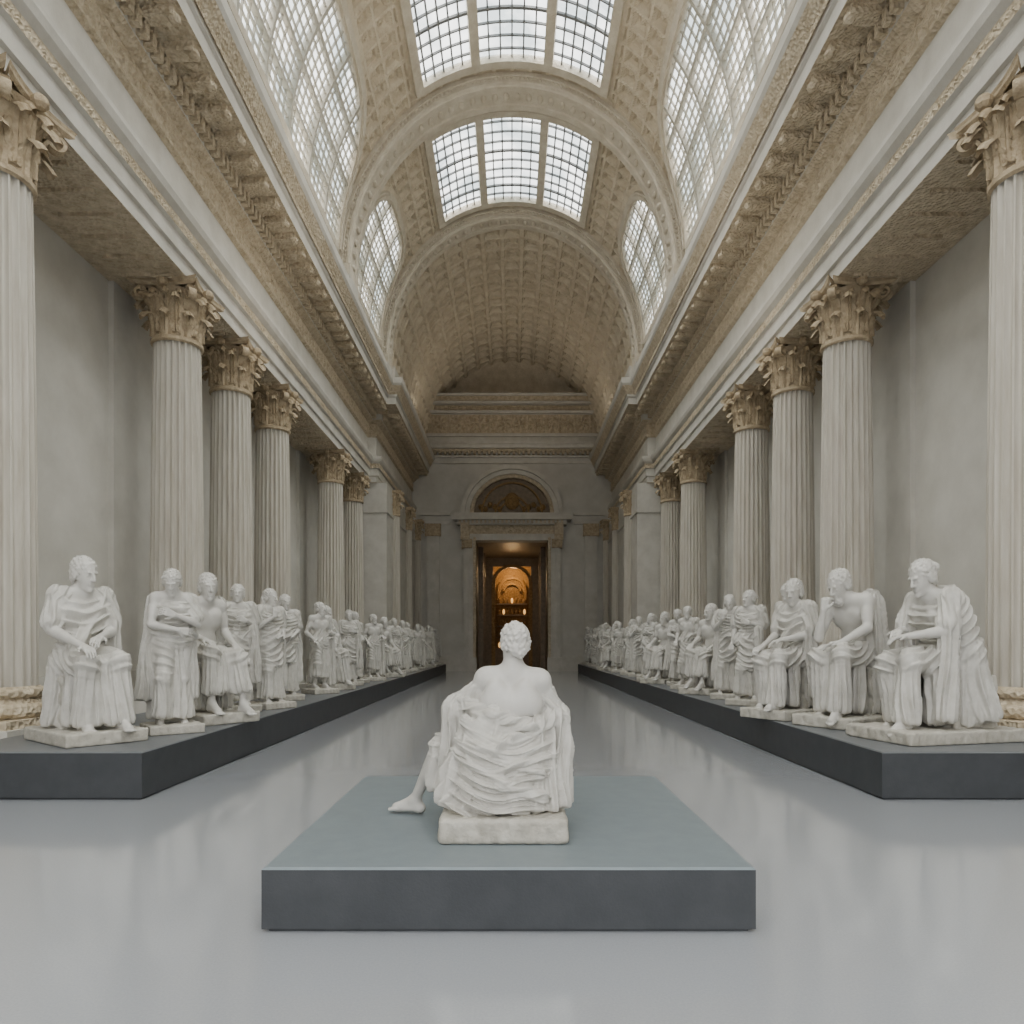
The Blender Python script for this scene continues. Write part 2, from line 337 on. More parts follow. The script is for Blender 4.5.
# ---------------------------------------------------------------- columns
def column_mesh():
    b=MB()
    b.box(-.68,.68,-.68,.68,0,.5,'stone'); b.box(-.64,.64,-.64,.64,.5,.6,'carve')
    pr=[]
    for a in np.linspace(-pi/2,pi/2,8): pr.append((.55+.09*math.cos(a),.69+.09*math.sin(a)))
    pr+=[(.54,.80),(.52,.84)]
    for a in np.linspace(-pi/2,pi/2,8): pr.append((.52+.06*math.cos(a),.91+.06*math.sin(a)))
    pr+=[(.50,.99)]
    b.revolve(pr,48,'carve')
    zs=np.linspace(1.0,7.3,14); pr=[]
    for z in zs:
        t=(z-1)/6.3; pr.append((.49-.065*t**1.6,z))
    def rf(a,r,z):
        ph=(a*24/(2*pi))%1
        return r-np.where((ph>.12)&(ph<.88),.055*np.sin(np.clip((ph-.12)/.76,0,1)*pi)**.7,0)
    b.revolve([(.49,.98)]+pr,24*10,'shaft',rf=rf)
    b.revolve([(.43,7.24),(.47,7.27),(.47,7.33),(.43,7.36)],40,'cap')
    z0=7.32
    bell=[(.41,z0),(.41,z0+.5),(.44,z0+.75),(.52,z0+.92)]
    b.revolve(bell,40,'cap')
    def leaf(ang,zb,h,wd,rb,out):
        nv,nu=16,9
        v=np.linspace(0,1,nv); u=np.linspace(-1,1,nu)
        Uu,Vv=np.meshgrid(u,v,indexing='ij')
        zc=np.where(v<.72,v/.72*h,h+.10*np.sin((v-.72)/.28*pi*.95)); 
        rc=rb+.04+out*v**2*.6+np.where(v>.72,out*(1-np.cos((v-.72)/.28*pi*.8)),0)
        zc=np.where(v>.86,zc-(v-.86)*.9*h*.8,zc)
        w=wd*(.55+.6*np.abs(np.sin(np.clip(v*1.05,0,1)*pi))**.8)*(1+.16*np.sin(v*26))
        lat=Uu*w[None]; rr=rc[None]-.05*Uu**2+.025*np.cos(Uu*3*pi)*(1-Vv*.5)
        zz=zb+zc[None]-.04*Uu**2
        x=rr; y=lat
        P=np.stack([x*math.cos(ang)-y*math.sin(ang),x*math.sin(ang)+y*math.cos(ang),zz],-1)
        b.grid(P,'cap')
    for i in range(8): leaf(i*pi/4,z0+.02,.36,.15,.41,.10)
    for i in range(8): leaf(i*pi/4+pi/8,z0+.1,.58,.14,.42,.12)
    for i in range(16): leaf(i*pi/8+.1,z0+.35,.40,.07,.44,.10)
    for i in range(4):
        a=pi/4+i*pi/2
        q=np.linspace(0,3.4*pi,50); rr=.13*(1-q/(3.7*pi))
        cx=.70+rr*np.cos(q+pi/2); cz=z0+.78+rr*np.sin(q+pi/2)
        cx=np.r_[np.linspace(.46,cx[0],8)[:-1],cx]; cz=np.r_[np.linspace(z0+.55,cz[0],8)[:-1],cz]
        C=np.stack([cx*math.cos(a),cx*math.sin(a),cz],-1)
        G=np.gradient(C,axis=0); Rr=np.tile([-math.sin(a),math.cos(a),0],(len(C),1)); Uq=np.cross(G,Rr); Uq/=np.linalg.norm(Uq,axis=1)[:,None]
        b.sweep(C,Uq,Rr,.14,.045,'cap')
        a2=i*pi/2; b.ball((.60*math.cos(a2),.60*math.sin(a2),z0+.96),(.11,.11,.1),'cap',8)
    ring=[]
    for i in range(4):
        for t in np.linspace(-1,1,14)[:-1]:
            th=(i*pi/2)+pi/2
            x=.64*t; dd=.53+.11*t**2
            ring.append((dd*math.cos(th)+x*math.sin(th), dd*math.sin(th)-x*math.cos(th)))
    ring=np.array(ring)
    zz=[z0+.92,z0+.96,z0+1.0,z0+1.04]; sc=[.92,1,1,1.03]
    P=np.stack([np.stack([ring[:,0]*s,ring[:,1]*s,0*ring[:,0]+z],-1) for s,z in zip(sc,zz)],1)
    b.grid(P,'cap',closeu=True)
    return b.mesh('corinthian_column')
cm=column_mesh()
for sg in(-1,1):
    for y in (3.6,8.75,13.6,16.2,19,25.1,28.4): put('corinthian_column',cm,(sg*6.5,y,0))
    for y in (31.4,35.2,38.6): put('corinthian_column',cm,(sg*5.35,y,0),0,(.72,.72,1))
# ---------------------------------------------------------------- platforms
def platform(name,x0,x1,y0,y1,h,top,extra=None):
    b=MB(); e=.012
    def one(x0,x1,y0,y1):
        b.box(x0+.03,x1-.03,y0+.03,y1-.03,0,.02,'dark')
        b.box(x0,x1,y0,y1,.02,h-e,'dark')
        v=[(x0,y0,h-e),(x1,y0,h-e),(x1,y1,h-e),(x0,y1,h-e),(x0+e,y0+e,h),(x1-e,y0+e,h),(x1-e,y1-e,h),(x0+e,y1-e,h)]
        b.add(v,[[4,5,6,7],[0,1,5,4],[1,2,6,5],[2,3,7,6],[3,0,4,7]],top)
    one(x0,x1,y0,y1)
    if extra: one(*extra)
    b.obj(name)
PH=.465
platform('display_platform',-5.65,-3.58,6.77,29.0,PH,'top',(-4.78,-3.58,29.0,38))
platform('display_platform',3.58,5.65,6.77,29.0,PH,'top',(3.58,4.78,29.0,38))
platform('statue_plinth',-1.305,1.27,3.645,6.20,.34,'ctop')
# ---------------------------------------------------------------- SDF sculpting
I3=np.eye(3)
A_=lambda *p: np.array(p,float)
class Vol:
    def __init__(s,lo,hi,h):
        s.lo=A_(*lo); s.h=h; n=np.ceil((A_(*hi)-s.lo)/h).astype(int)+1
        s.ax=[(s.lo[i]+h*np.arange(n[i])).astype(np.float32) for i in range(3)]
        s.D={t:np.full(n,.3,np.float32) for t in 'scb'}; s.fine=0
    def box_(s,lo,hi):
        sl=[]
        for i in range(3):
            a=int(max(0,math.floor((lo[i]-s.lo[i])/s.h))); c=int(min(len(s.ax[i]),math.ceil((hi[i]-s.lo[i])/s.h)+1))
            if c<=a: return None,None
            sl.append(slice(a,c))
        X=s.ax[0][sl[0]][:,None,None];Y=s.ax[1][sl[1]][None,:,None];Z=s.ax[2][sl[2]][None,None,:]
        return tuple(sl),(X,Y,Z)
    def comb(s,t,sl,d,k):
        D=s.D[t][sl]
        h=np.clip(.5+.5*(D-d)/k,0,1); s.D[t][sl]=D*(1-h)+d*h-k*h*(1-h)
    def carve(s,t,c,r,k=.01):
        c=np.array(c); m=r+.06
        sl,P=s.box_(c-m,c+m)
        if sl is None: return
        d=-(np.sqrt((P[0]-c[0])**2+(P[1]-c[1])**2+(P[2]-c[2])**2)-r)
        D=s.D[t][sl]; h=np.clip(.5-.5*(D-d)/k,0,1); s.D[t][sl]=D*(1-h)+d*h+k*h*(1-h)
    def folds(s,P,ang,t,fs):
        out=0
        for f in fs:
            X,Y,Z=P; ph=f.get('ph',0)
            w=f.get('w',1.)*(np.sin(7*Z+5*X+ph)+.6*np.sin(11*Y-8*Z+2*ph)+.5*np.sin(15*X+10*Y+ph))
            if f['t']=='a': x=f['N']/2*ang+f.get('tw',0)*t+w*.6+.7*np.sin(2*ang+ph)
            elif f['t']=='p':
                c=f['c']; x=f['k']*np.sqrt((X-c[0])**2+(Y-c[1])**2+(Z-c[2])**2)+w*.9
            else:
                c=f['c']; e=f['e']; x=f['k']*.5*(np.sqrt((X-c[0])**2+(Y-c[1])**2+(Z-c[2])**2)+np.sqrt((X-e[0])**2+(Y-e[1])**2+(Z-e[2])**2))+w*1.0
            A=f['A']*(f.get('a0',1)+(1-f.get('a0',1))*t)
            m=.8+.45*np.sin(6*X+9*Z+ph)*np.sin(8*Y+ph+4*Z)
            rg=lambda q,e_: (1.01-np.sqrt(np.sin(q)**2+e_))
            out=out+A*m*(rg(x,.02)-.32)*1.75
            out=out+.45*A*(rg(2.1*x+1.5*w,.05)-.3)
            if s.fine: out=out+s.fine*A*(rg(3.7*x+2*w,.06)-.3)
        return out
    def cap(s,a,b,r1,r2=None,t='s',k=.03,fs=None,sc=None,flat=None):
        a=np.array(a,float);b=np.array(b,float); r2=r1 if r2 is None else r2
        scv=np.ones(3) if sc is None else A_(*sc)
        m=max(r1,r2)*scv+k+.05
        sl,P=s.box_(np.minimum(a,b)-m,np.maximum(a,b)+m)
        if sl is None: return
        q=[(P[i]-a[i])/scv[i] for i in range(3)]; ba=(b-a)/scv; L2=ba@ba+1e-9
        hr=(q[0]*ba[0]+q[1]*ba[1]+q[2]*ba[2])/L2; h=np.clip(hr,0,1)
        e=[q[i]-h*ba[i] for i in range(3)]
        d=(np.sqrt(e[0]**2+e[1]**2+e[2]**2)-(r1+(r2-r1)*h))*min(scv)
        if fs:
            ax=ba/math.sqrt(L2); u=np.cross(ax,A_(0,1,0) if abs(ax[1])<.8 else A_(1,0,0)); u/=np.linalg.norm(u); v=np.cross(ax,u)
            ang=np.arctan2(e[0]*v[0]+e[1]*v[1]+e[2]*v[2],e[0]*u[0]+e[1]*u[1]+e[2]*u[2])
            d=d-s.folds(P,ang,h,fs)
            if flat is None: flat=(ax[2]<-.75 and b[2]<.75)
            if flat:
                pl=(hr-1)*math.sqrt(L2)-.045+.010*np.sin(5*ang+b[0]*20)
                hh=np.clip(.5-.5*(d-pl)/.012,0,1); d=d*(1-hh)+pl*hh+.012*hh*(1-hh)
        s.comb(t,sl,d.astype(np.float32),k)
    def ell(s,c,r,R=I3,t='s',k=.02,fs=None,curl=0,cf=80):
        c=np.array(c,float); m=max(r)+k+.04
        sl,P=s.box_(c-m,c+m)
        if sl is None: return
        p=[P[i]-c[i] for i in range(3)]
        q=[p[0]*R[0][j]+p[1]*R[1][j]+p[2]*R[2][j] for j in range(3)]
        k0=np.sqrt(sum((q[i]/r[i])**2 for i in range(3))); k1=np.sqrt(sum((q[i]/r[i]**2)**2 for i in range(3)))+1e-6
        d=k0*(k0-1)/k1
        if curl: d=d-curl*(np.sin(cf*q[0]+2*np.sin(40*q[2]))*np.sin(cf*q[1]+1+1.5*np.sin(50*q[0]))*np.sin(cf*q[2]+np.sin(45*q[1])))
        s.comb(t,sl,d.astype(np.float32),k)
    def slab(s,c,hx,hy,z0,z1,t='b',rnd=.03,rough=.004):
        sl,P=s.box_((c[0]-hx-.08,c[1]-hy-.08,z0-.08),(c[0]+hx+.08,c[1]+hy+.08,z1+.08))
        X,Y,Z=P; zc=(z0+z1)/2; hz=(z1-z0)/2
        qx=np.abs(X-c[0])-hx+rnd; qy=np.abs(Y-c[1])-hy+rnd; qz=np.abs(Z-zc)-hz+rnd*.5
        d=np.sqrt(np.maximum(qx,0)**2+np.maximum(qy,0)**2+np.maximum(qz,0)**2)+np.minimum(np.maximum(np.maximum(qx,qy),qz),0)-rnd*.5
        d=d-rough*(np.sin(37*X+5)*np.sin(31*Y)*np.sin(43*Z)+.6*np.sin(81*X+20*Z)*np.sin(77*Y))
        s.comb(t,sl,d.astype(np.float32),.01)
    def build(s,name):
        Ds,Dc,Db=s.D['s'],s.D['c'],s.D['b']
        def sm(a,b,k):
            h=np.clip(.5+.5*(a-b)/k,0,1); return a*(1-h)+b*h-k*h*(1-h)
        D=sm(sm(Ds,Dc,.006),Db,.012)
        D=np.maximum(D,(.002-s.ax[2])[None,None,:])
        for i in range(3):
            ix=[slice(None)]*3; ix[i]=0; D[tuple(ix)]=.1; ix[i]=-1; D[tuple(ix)]=.1
        ins=D<0; n=np.array(D.shape)
        cnt=sum(ins[i:n[0]-1+i,j:n[1]-1+j,k:n[2]-1+k].astype(np.int8) for i in(0,1) for j in(0,1) for k in(0,1))
        act=(cnt>0)&(cnt<8); ijk=np.argwhere(act); idx=-np.ones(act.shape,int); idx[act]=np.arange(len(ijk))
        acc=np.zeros((len(ijk),3)); c=np.zeros(len(ijk))
        corners=[(i,j,k) for i in(0,1) for j in(0,1) for k in(0,1)]
        for p in corners:
            for a in range(3):
                if p[a]: continue
                q=list(p); q[a]=1
                d0=D[tuple((ijk+p).T)]; d1=D[tuple((ijk+q).T)]
                m=(d0<0)!=(d1<0); t=np.where(m,d0/(d0-d1+1e-12),0)
                pos=np.tile(np.array(p,float),(len(ijk),1)); pos[:,a]+=t
                acc+=pos*m[:,None]; c+=m
        V=s.lo+s.h*(ijk+acc/c[:,None])
        F=[]
        for a in range(3):
            o=[1,2] if a==0 else ([2,0] if a==1 else [0,1])
            s0=[slice(None)]*3; s1=[slice(None)]*3; s0[a]=slice(0,-1); s1[a]=slice(1,None)
            ch=ins[tuple(s0)]!=ins[tuple(s1)]; e=np.argwhere(ch)
            e=e[(e[:,o[0]]>0)&(e[:,o[1]]>0)&(e[:,o[0]]<n[o[0]]-1)&(e[:,o[1]]<n[o[1]]-1)]
            d0=ins[tuple(e.T)]
            def cell(da,db):
                f=e.copy(); f[:,o[0]]-=da; f[:,o[1]]-=db; return idx[tuple(f.T)]
            q=np.stack([cell(1,1),cell(0,1),cell(0,0),cell(1,0)],-1)
            q[~d0]=q[~d0][:,::-1]; F.append(q)
        F=np.vstack(F)
        me=bpy.data.meshes.new(name); me.from_pydata(V.tolist(),[],F.tolist())
        for k in('marble','cloth','sbase'): me.materials.append(M[k])
        f0=ijk[F[:,0]]; T=tuple(f0.T)
        mi=np.argmin(np.stack([Ds[T],Dc[T],Db[T]]),0)
        me.polygons.foreach_set('material_index',mi.astype(np.int32)); me.polygons.foreach_set('use_smooth',np.ones(len(F),bool))
        me.update(); return me
def nrm(v): v=np.array(v,float); return v/(np.linalg.norm(v)+1e-9)
def frame(f,up=(0,0,1)):
    f=nrm(f); x=nrm(np.cross(-f,up)); u=nrm(np.cross(x,-f)); 
    return np.stack([x,-f,u],1)
def head(V,H,f,up=(0,0,1),hair='short',beard=False,s=1.1):
    R=frame(f,up); H=np.array(H,float)
    w=lambda x,y,z: H+s*(R@A_(x,y,z))
    V.ell(w(0,.015,.03),A_(.074,.095,.088)*s,R,k=.02)
    V.ell(w(0,-.03,-.03),A_(.057,.060,.082)*s,R,k=.02)
    V.cap(w(-.03,-.03,-.082),w(0,-.072,-.098),.02*s,.02*s,k=.02); V.cap(w(.03,-.03,-.082),w(0,-.072,-.098),.02*s,.02*s,k=.02)
    V.cap(w(-.034,-.078,.024),w(.034,-.078,.024),.011*s,k=.012)
    for x in(-.028,.028): V.carve('s',w(x,-.105,.0),.024*s,.006)
    for x in(-.028,.028): V.ell(w(x,-.073,0),A_(.016,.012,.010)*s,R,k=.003)
    V.cap(w(0,-.088,.02),w(0,-.110,-.026),.007*s,.012*s,k=.006)
    for x in(-.011,.011): V.cap(w(x,-.094,-.030),w(x,-.094,-.028),.008*s,k=.005)
    V.cap(w(-.02,-.084,-.056),w(.02,-.084,-.056),.008*s,k=.003); V.cap(w(-.015,-.086,-.070),w(.015,-.086,-.070),.009*s,k=.003)
    V.ell(w(0,-.080,-.098),A_(.02,.016,.016)*s,R,k=.01)
    for x in(-.076,.076): V.ell(w(x,.012,-.012),A_(.012,.02,.032)*s,R,k=.006)
    V.ell(w(0,.028,.042),A_(.084,.102,.090)*s,R,k=.004,curl=.012,cf=115)
    for x in(-.066,.066): V.ell(w(x,.035,.0),A_(.024,.045,.055)*s,R,k=.006,curl=.009,cf=118)
    V.ell(w(0,.08,-.03),A_(.062,.04,.065)*s,R,k=.01,curl=.011,cf=115)
    if hair=='bun':
        V.ell(w(0,.135,.03),A_(.05,.045,.045)*s,R,k=.008,curl=.006,cf=100)
        V.cap(w(-.076,-.01,.055),w(0,-.052,.082),.015*s,k=.008);V.cap(w(.076,-.01,.055),w(0,-.052,.082),.015*s,k=.008)
    if hair=='long':
        for x in(-.06,.06,0): V.cap(w(x,.07,-.02),w(x*1.1,.08,-.20),.04*s,.025*s,k=.02,fs=[dict(t='a',N=5,A=.006,tw=9)])
    if beard: V.ell(w(0,-.060,-.105),A_(.045,.036,.045)*s,R,k=.008,curl=.008,cf=110)
def hand(V,w,d,n,flip=1,curl=.35,s=1.0):
    w=np.array(w,float); d=nrm(d); n=nrm(np.array(n)-d*(np.array(n)@d)); l=np.cross(d,n)*flip
    for i,(o,L) in enumerate(zip((.034,.0115,-.0115,-.033),(.078,.088,.082,.064))):
        b0=w+s*(d*.088+l*o*1.0); V.cap(w+l*o*.45*s,b0,.018*s,.014*s,k=.012)
        p=b0; a=curl*.6
        for j,fr in enumerate((.45,.3,.25)):
            a+=curl*.7; q=p+s*L*fr*(d*math.cos(a)+n*math.sin(a)); V.cap(p,q,(.0105-.001*j)*s,(.0095-.001*j)*s,k=.003); p=q
    t0=w+s*(d*.02+l*.025); t1=t0+s*(.042*nrm(d*.6+l*.8+n*.2)); t2=t1+s*(.034*nrm(d*.9+l*.35+n*.3)); 
    V.cap(t0,t1,.016*s,.012*s,k=.01); V.cap(t1,t2,.011*s,.009*s,k=.004)
def foot(V,a,f,lat=None):
    a=np.array(a,float); f=nrm(f); l=np.cross(f,A_(0,0,1))
    g=A_(0,0,-.055)
    V.cap(a,a-f*.035+g,.034,.032,k=.02); V.cap(a,a+f*.13+g*1.0,.036,.025,k=.03); V.cap(a-f*.03+g,a+f*.12+g*1.1,.03,.032,k=.03,sc=(1,1,.8))
    for i,o in enumerate((-.032,-.014,.002,.017,.030)): V.cap(a+f*.12+l*o+g*1.15,a+f*(.175-.008*abs(i-1))+l*o*1.1+g*1.25,.012,.010,k=.006)
def body(V,J,female=False,headkw={},feet=True,hands=True):
    g=lambda k:np.array(J[k],float)
    pel,che,nk,hd=g('pel'),g('che'),g('nk'),g('hd')
    sL,sR=g('sL'),g('sR'); L=nrm(sL-sR); U=nrm(nk-pel); F=nrm(np.cross(L,U))
    Lp=nrm(g('hL')-g('hR')); hd=hd-U*.015
    V.cap(pel-Lp*.075,pel+Lp*.075,.112,k=.05); wst=(pel*.55+che*.45)
    V.cap(wst-L*.055,wst+L*.055,.088,k=.06); V.cap(pel,che,.09,.10,k=.05)
    V.cap(che-L*.085,che+L*.085,.108,k=.05)
    mid=(sL+sR)/2; V.cap(mid+(sR-mid)*.75,mid+(sL-mid)*.75,.066,k=.05)
    for sd in(-1,1):
        if female: V.ell(che+L*.075*sd+F*.085+U*.03,(.055,.055,.055),k=.04)
        else: V.ell(che+L*.075*sd+F*.058+U*.055,(.08,.055,.06),k=.025)
        V.ell(che+L*.085*sd-F*.066+U*.06,(.06,.045,.085),k=.035)
        V.ell(wst+L*.03*sd+F*.072,(.026,.02,.07),k=.02)
    V.cap(nk-U*.06,hd-U*.03,.060,.053,k=.03)
    for s_ in(sL,sR): V.cap(nk,s_*.8+nk*.2-U*.01,.042,.05,k=.06)
    hdir=J.get('hf',F); head(V,hd,hdir,J.get('hu',(0,0,1)),**headkw)
    for c in 'LR':
        s_,e,w=g('s'+c),g('e'+c),g('w'+c)
        V.ell(s_,(.064,.064,.066),k=.03); V.cap(s_,e,.052,.040,k=.03); V.cap(s_*.6+e*.4+F*.012,s_*.4+e*.6+F*.012,.045,k=.03)
        V.cap(e,w,.041,.026,k=.02); V.cap(e*.85+w*.15,e*.55+w*.45,.043,.034,k=.02)
        if hands:
            d,n=J.get('hand'+c,((w-e),(0,0,-1))); hand(V,w,d,n,J.get('fl'+c,1 if c=='L' else -1),J.get('curl'+c,.35))
        h,kn,a=g('h'+c),g('k'+c),g('a'+c)
        V.cap(h,kn,.090,.056,k=.04); V.ell(kn,(.058,.058,.06),k=.02); V.cap(kn,a,.052,.032,k=.02)
        bk=nrm((h-kn)-((h-kn)@nrm(a-kn))*nrm(a-kn)) if np.linalg.norm(np.cross(nrm(h-kn),nrm(a-kn)))>.3 else -F
        V.cap(kn*.8+a*.2+bk*.022,kn*.5+a*.5+bk*.015,.048,.038,k=.03)
        if feet: foot(V,a,J.get('f'+c,F))
fa=lambda N,A,**k: dict(t='a',N=N,A=A,**k)
fp=lambda c,k,A,**q: dict(t='p',c=c,k=k,A=A,**q)
fe=lambda c,e,k,A,**q: dict(t='e',c=c,e=e,k=k,A=A,**q)
def base_seated():
    return dict(pel=(0,.03,.64),che=(0,0,.98),nk=(0,-.01,1.17),hd=(0,-.035,1.32),sL=(.18,.0,1.12),sR=(-.18,0,1.12),
      eL=(.24,-.04,.86),eR=(-.24,-.04,.86),wL=(.15,-.3,.74),wR=(-.15,-.3,.74),hL=(.09,0,.62),hR=(-.09,0,.62),
      kL=(.13,-.44,.62),kR=(-.12,-.44,.60),aL=(.13,-.48,.18),aR=(-.11,-.34,.18))
def seat(V):
    V.slab((0,-.1),.33,.47,0,.1)
    V.slab((0,.1),.20,.20,.08,.50,rnd=.04,rough=.01)
def seated_cloth(V,J,low=.12,ph=0.):
    g=lambda k:np.array(J[k],float)
    kL,kR=g('kL'),g('kR'); up=A_(0,.05,.30)
    lap=lambda A=.024,k=48:[fe(kL+up,kR+up,k,A,ph=ph)]
    V.cap((-.07,.04,.60),(.07,.04,.60),.145,t='c',k=.04,fs=lap())
    for c,s_ in(('L',1),('R',-1)):
        kn,a,h=g('k'+c),g('a'+c),g('h'+c)
        V.cap(h,kn,.108,.080,t='c',k=.04,fs=lap(.020))
        bt=a*.85+kn*.15; bt[2]=low+.06
        V.cap(kn+A_(0,.01,-.02),bt,.074,.088,t='c',k=.05,fs=[fa(10,.022,tw=2*s_,ph=ph,a0=.3)])
        V.cap((s_*.15,.04,.58),(s_*.17,.05,.16),.08,.10,t='c',k=.05,fs=[fa(11,.026,ph=ph+s_,a0=.5)])
        V.cap((s_*.13,-.2,.53),(s_*.13,-.2,.17),.06,.07,t='c',k=.05,fs=[fa(8,.022,ph=ph-s_,a0=.6)])
    mk=(kL+kR)/2; V.cap(mk+A_(0,.06,-.04),A_(mk[0],mk[1]+.04,low+.06),.085,.11,t='c',k=.05,sc=(1.2,.7,1),fs=[fa(13,.026,ph=ph,a0=.5)])
    V.cap((-.1,-.25,.58),(.1,-.25,.58),.07,t='c',k=.05,fs=lap())
    V.cap((0,.2,.55),(0,.22,.16),.13,.17,t='c',k=.05,sc=(1.1,.6,1),fs=[fa(15,.024,ph=ph)])
def torso_cloth(V,J,both=True,ph=0.,top=.0):
    g=lambda k:np.array(J[k],float); pel,che,sL,sR=g('pel'),g('che'),g('sL'),g('sR'); L=nrm(sL-sR)
    f=[fe(sL+A_(0,-.05,.12),sR+A_(0,-.05,.12),58,.022,ph=ph)]
    V.cap(pel-L*.05,che-L*.05,.12,.12,t='c',k=.05,fs=f)
    V.cap(pel+L*.05,che+L*.05,.12,.12,t='c',k=.05,fs=f)
    V.cap(che-L*.075,che+L*.075,.128,t='c',k=.05,fs=f)
    for s_,c in((1,'L'),(-1,'R')):
        if not both and c=='R': continue
        s0,e=g('s'+c),g('e'+c)
        V.cap(s0*.75+che*.25+A_(0,0,.04),s0,.075,.078,t='c',k=.05,fs=[fp(che,60,.014,ph=ph)])
        V.cap(s0,s0*.25+e*.75,.074,.082,t='c',k=.03,fs=[fa(8,.017,tw=3,ph=ph)])
VOX=.0075
def seated_draped():
    V=Vol((-.44,-.72,-.02),(.44,.40,1.52),VOX); J=base_seated(); J.update(hf=(.3,-1,-.2),hd=(.01,-.06,1.31),wR=(-.13,-.40,.73),wL=(.04,-.28,.80),handR=((.1,-1,-.25),(0,-.2,-1)))
    seat(V); body(V,J,headkw=dict(hair='short')); seated_cloth(V,J); torso_cloth(V,J)
    V.cap((.18,-.03,1.16),(-.10,-.14,.72),.045,.055,t='c',k=.03,fs=[fa(6,.016,tw=4)])
    V.cap((.22,-.05,.88),(.24,-.02,.25),.055,.07,t='c',k=.04,fs=[fa(8,.024)])
    return V.build('seated_draped_statue')
def seated_bare():
    V=Vol((-.44,-.72,-.02),(.44,.40,1.50),VOX); J=base_seated(); J.update(hf=(-.3,-1,-.1),kR=(-.16,-.42,.66),aR=(-.15,-.42,.2),kL=(.14,-.46,.6),aL=(.14,-.52,.18),wL=(.17,-.33,.72),wR=(-.18,-.34,.78),eR=(-.27,-.02,.88),che=(0,-.03,.98),nk=(.01,-.06,1.16),hd=(.01,-.1,1.30),sL=(.185,-.03,1.11),sR=(-.185,-.03,1.11))
    seat(V); body(V,J); seated_cloth(V,J,low=.26,ph=2)
    V.cap((-.12,.0,.73),(.14,-.02,.70),.085,t='c',k=.03,sc=(1,1.1,.6),fs=[fa(7,.018,tw=8)])
    V.cap((.19,.02,1.14),(.2,.08,.6),.07,.08,t='c',k=.03,fs=[fa(8,.02,tw=2)])
    return V.build('seated_bare_statue')
def seated_thinker():
    V=Vol((-.44,-.72,-.02),(.44,.40,1.45),VOX); J=base_seated()
    J.update(che=(0,-.08,.95),nk=(0,-.17,1.11),hd=(-.03,-.26,1.22),hf=(-.1,-1,-.5),sL=(.18,-.13,1.07),sR=(-.17,-.15,1.06),eR=(-.15,-.38,.76),wR=(-.08,-.40,1.00),handR=((.15,.1,1),(0,.9,.2)),eL=(.24,-.22,.84),wL=(.1,-.4,.72),handL=((-.8,-.5,-.1),(0,0,-1)),curlR=.8)
    seat(V); body(V,J,headkw=dict(beard=True)); seated_cloth(V,J,ph=4)
    V.cap((.18,-.08,1.1),(-.05,.06,.72),.065,.085,t='c',k=.04,fs=[fa(9,.02,tw=4)]); V.cap((.19,-.05,1.05),(.22,.05,.3),.07,.09,t='c',k=.04,fs=[fa(10,.024)])
    V.cap((0,.03,1.0),(0,.13,.6),.12,.15,t='c',k=.05,sc=(1.15,.8,1),fs=[fa(13,.02)],flat=False)
    return V.build('seated_thinker_statue')
def seated_veiled():
    V=Vol((-.52,-.78,-.02),(.52,.62,1.5),VOX*1.05); J=base_seated()
    J.update(pel=(0,.05,.64),che=(0,-.05,.96),nk=(0,-.12,1.14),hd=(0,-.20,1.27),hf=(.05,-1,-.4),sL=(.18,-.08,1.09),sR=(-.18,-.08,1.09),wL=(.08,-.42,.80),wR=(-.07,-.36,.84),eR=(-.22,-.16,.84),eL=(.23,-.16,.84),handL=((-.4,-1,-.1),(0,0,-1)),handR=((.6,-.8,-.1),(0,0,-1)))
    V.slab((0,-.06),.38,.60,0,.1); V.slab((0,.14),.24,.24,.08,.5,rnd=.04,rough=.01)
    body(V,J,female=True,headkw=dict(hair='bun')); seated_cloth(V,J,ph=1); torso_cloth(V,J,ph=3)
    V.cap((-.1,0,1.10),(.1,0,1.10),.085,t='c',k=.05,fs=[fp((0,-.2,1.3),55,.016)])
    for s_ in(-1,1):
        V.cap((s_*.17,.0,1.04),(s_*.20,.10,.66),.08,.10,t='c',k=.05,fs=[fp((s_*.2,-.25,1.15),44,.022,ph=s_)],flat=False)
        V.cap((s_*.20,.10,.70),(s_*.24,.18,.2),.09,.12,t='c',k=.05,fs=[fa(12,.03,ph=s_,a0=.5)])
        V.cap((s_*.22,-.14,.86),(s_*.25,-.2,.2),.06,.08,t='c',k=.05,fs=[fa(9,.024,ph=s_*2)])
    V.cap((0,.02,1.05),(0,.16,.6),.11,.15,t='c',k=.06,sc=(1.1,.8,1),fs=[fp((0,-.2,1.3),44,.024)],flat=False)
    V.cap((0,.14,.7),(0,.25,.2),.14,.20,t='c',k=.06,sc=(1.1,.8,1),fs=[fa(17,.032,a0=.4)])
    return V.build('seated_cloaked_statue')
def base_stand():
    return dict(pel=(.02,0,1.04),che=(0,.0,1.36),nk=(0,-.01,1.56),hd=(0,-.03,1.71),sL=(.18,.0,1.50),sR=(-.18,0,1.50),
      eL=(.24,.02,1.22),eR=(-.24,.02,1.22),wL=(.14,-.2,1.18),wR=(-.24,-.1,.97),hL=(.12,0,1.0),hR=(-.08,0,1.0),
      kL=(.12,-.02,.58),kR=(-.1,-.12,.58),aL=(.12,.02,.18),aR=(-.13,-.02,.18))
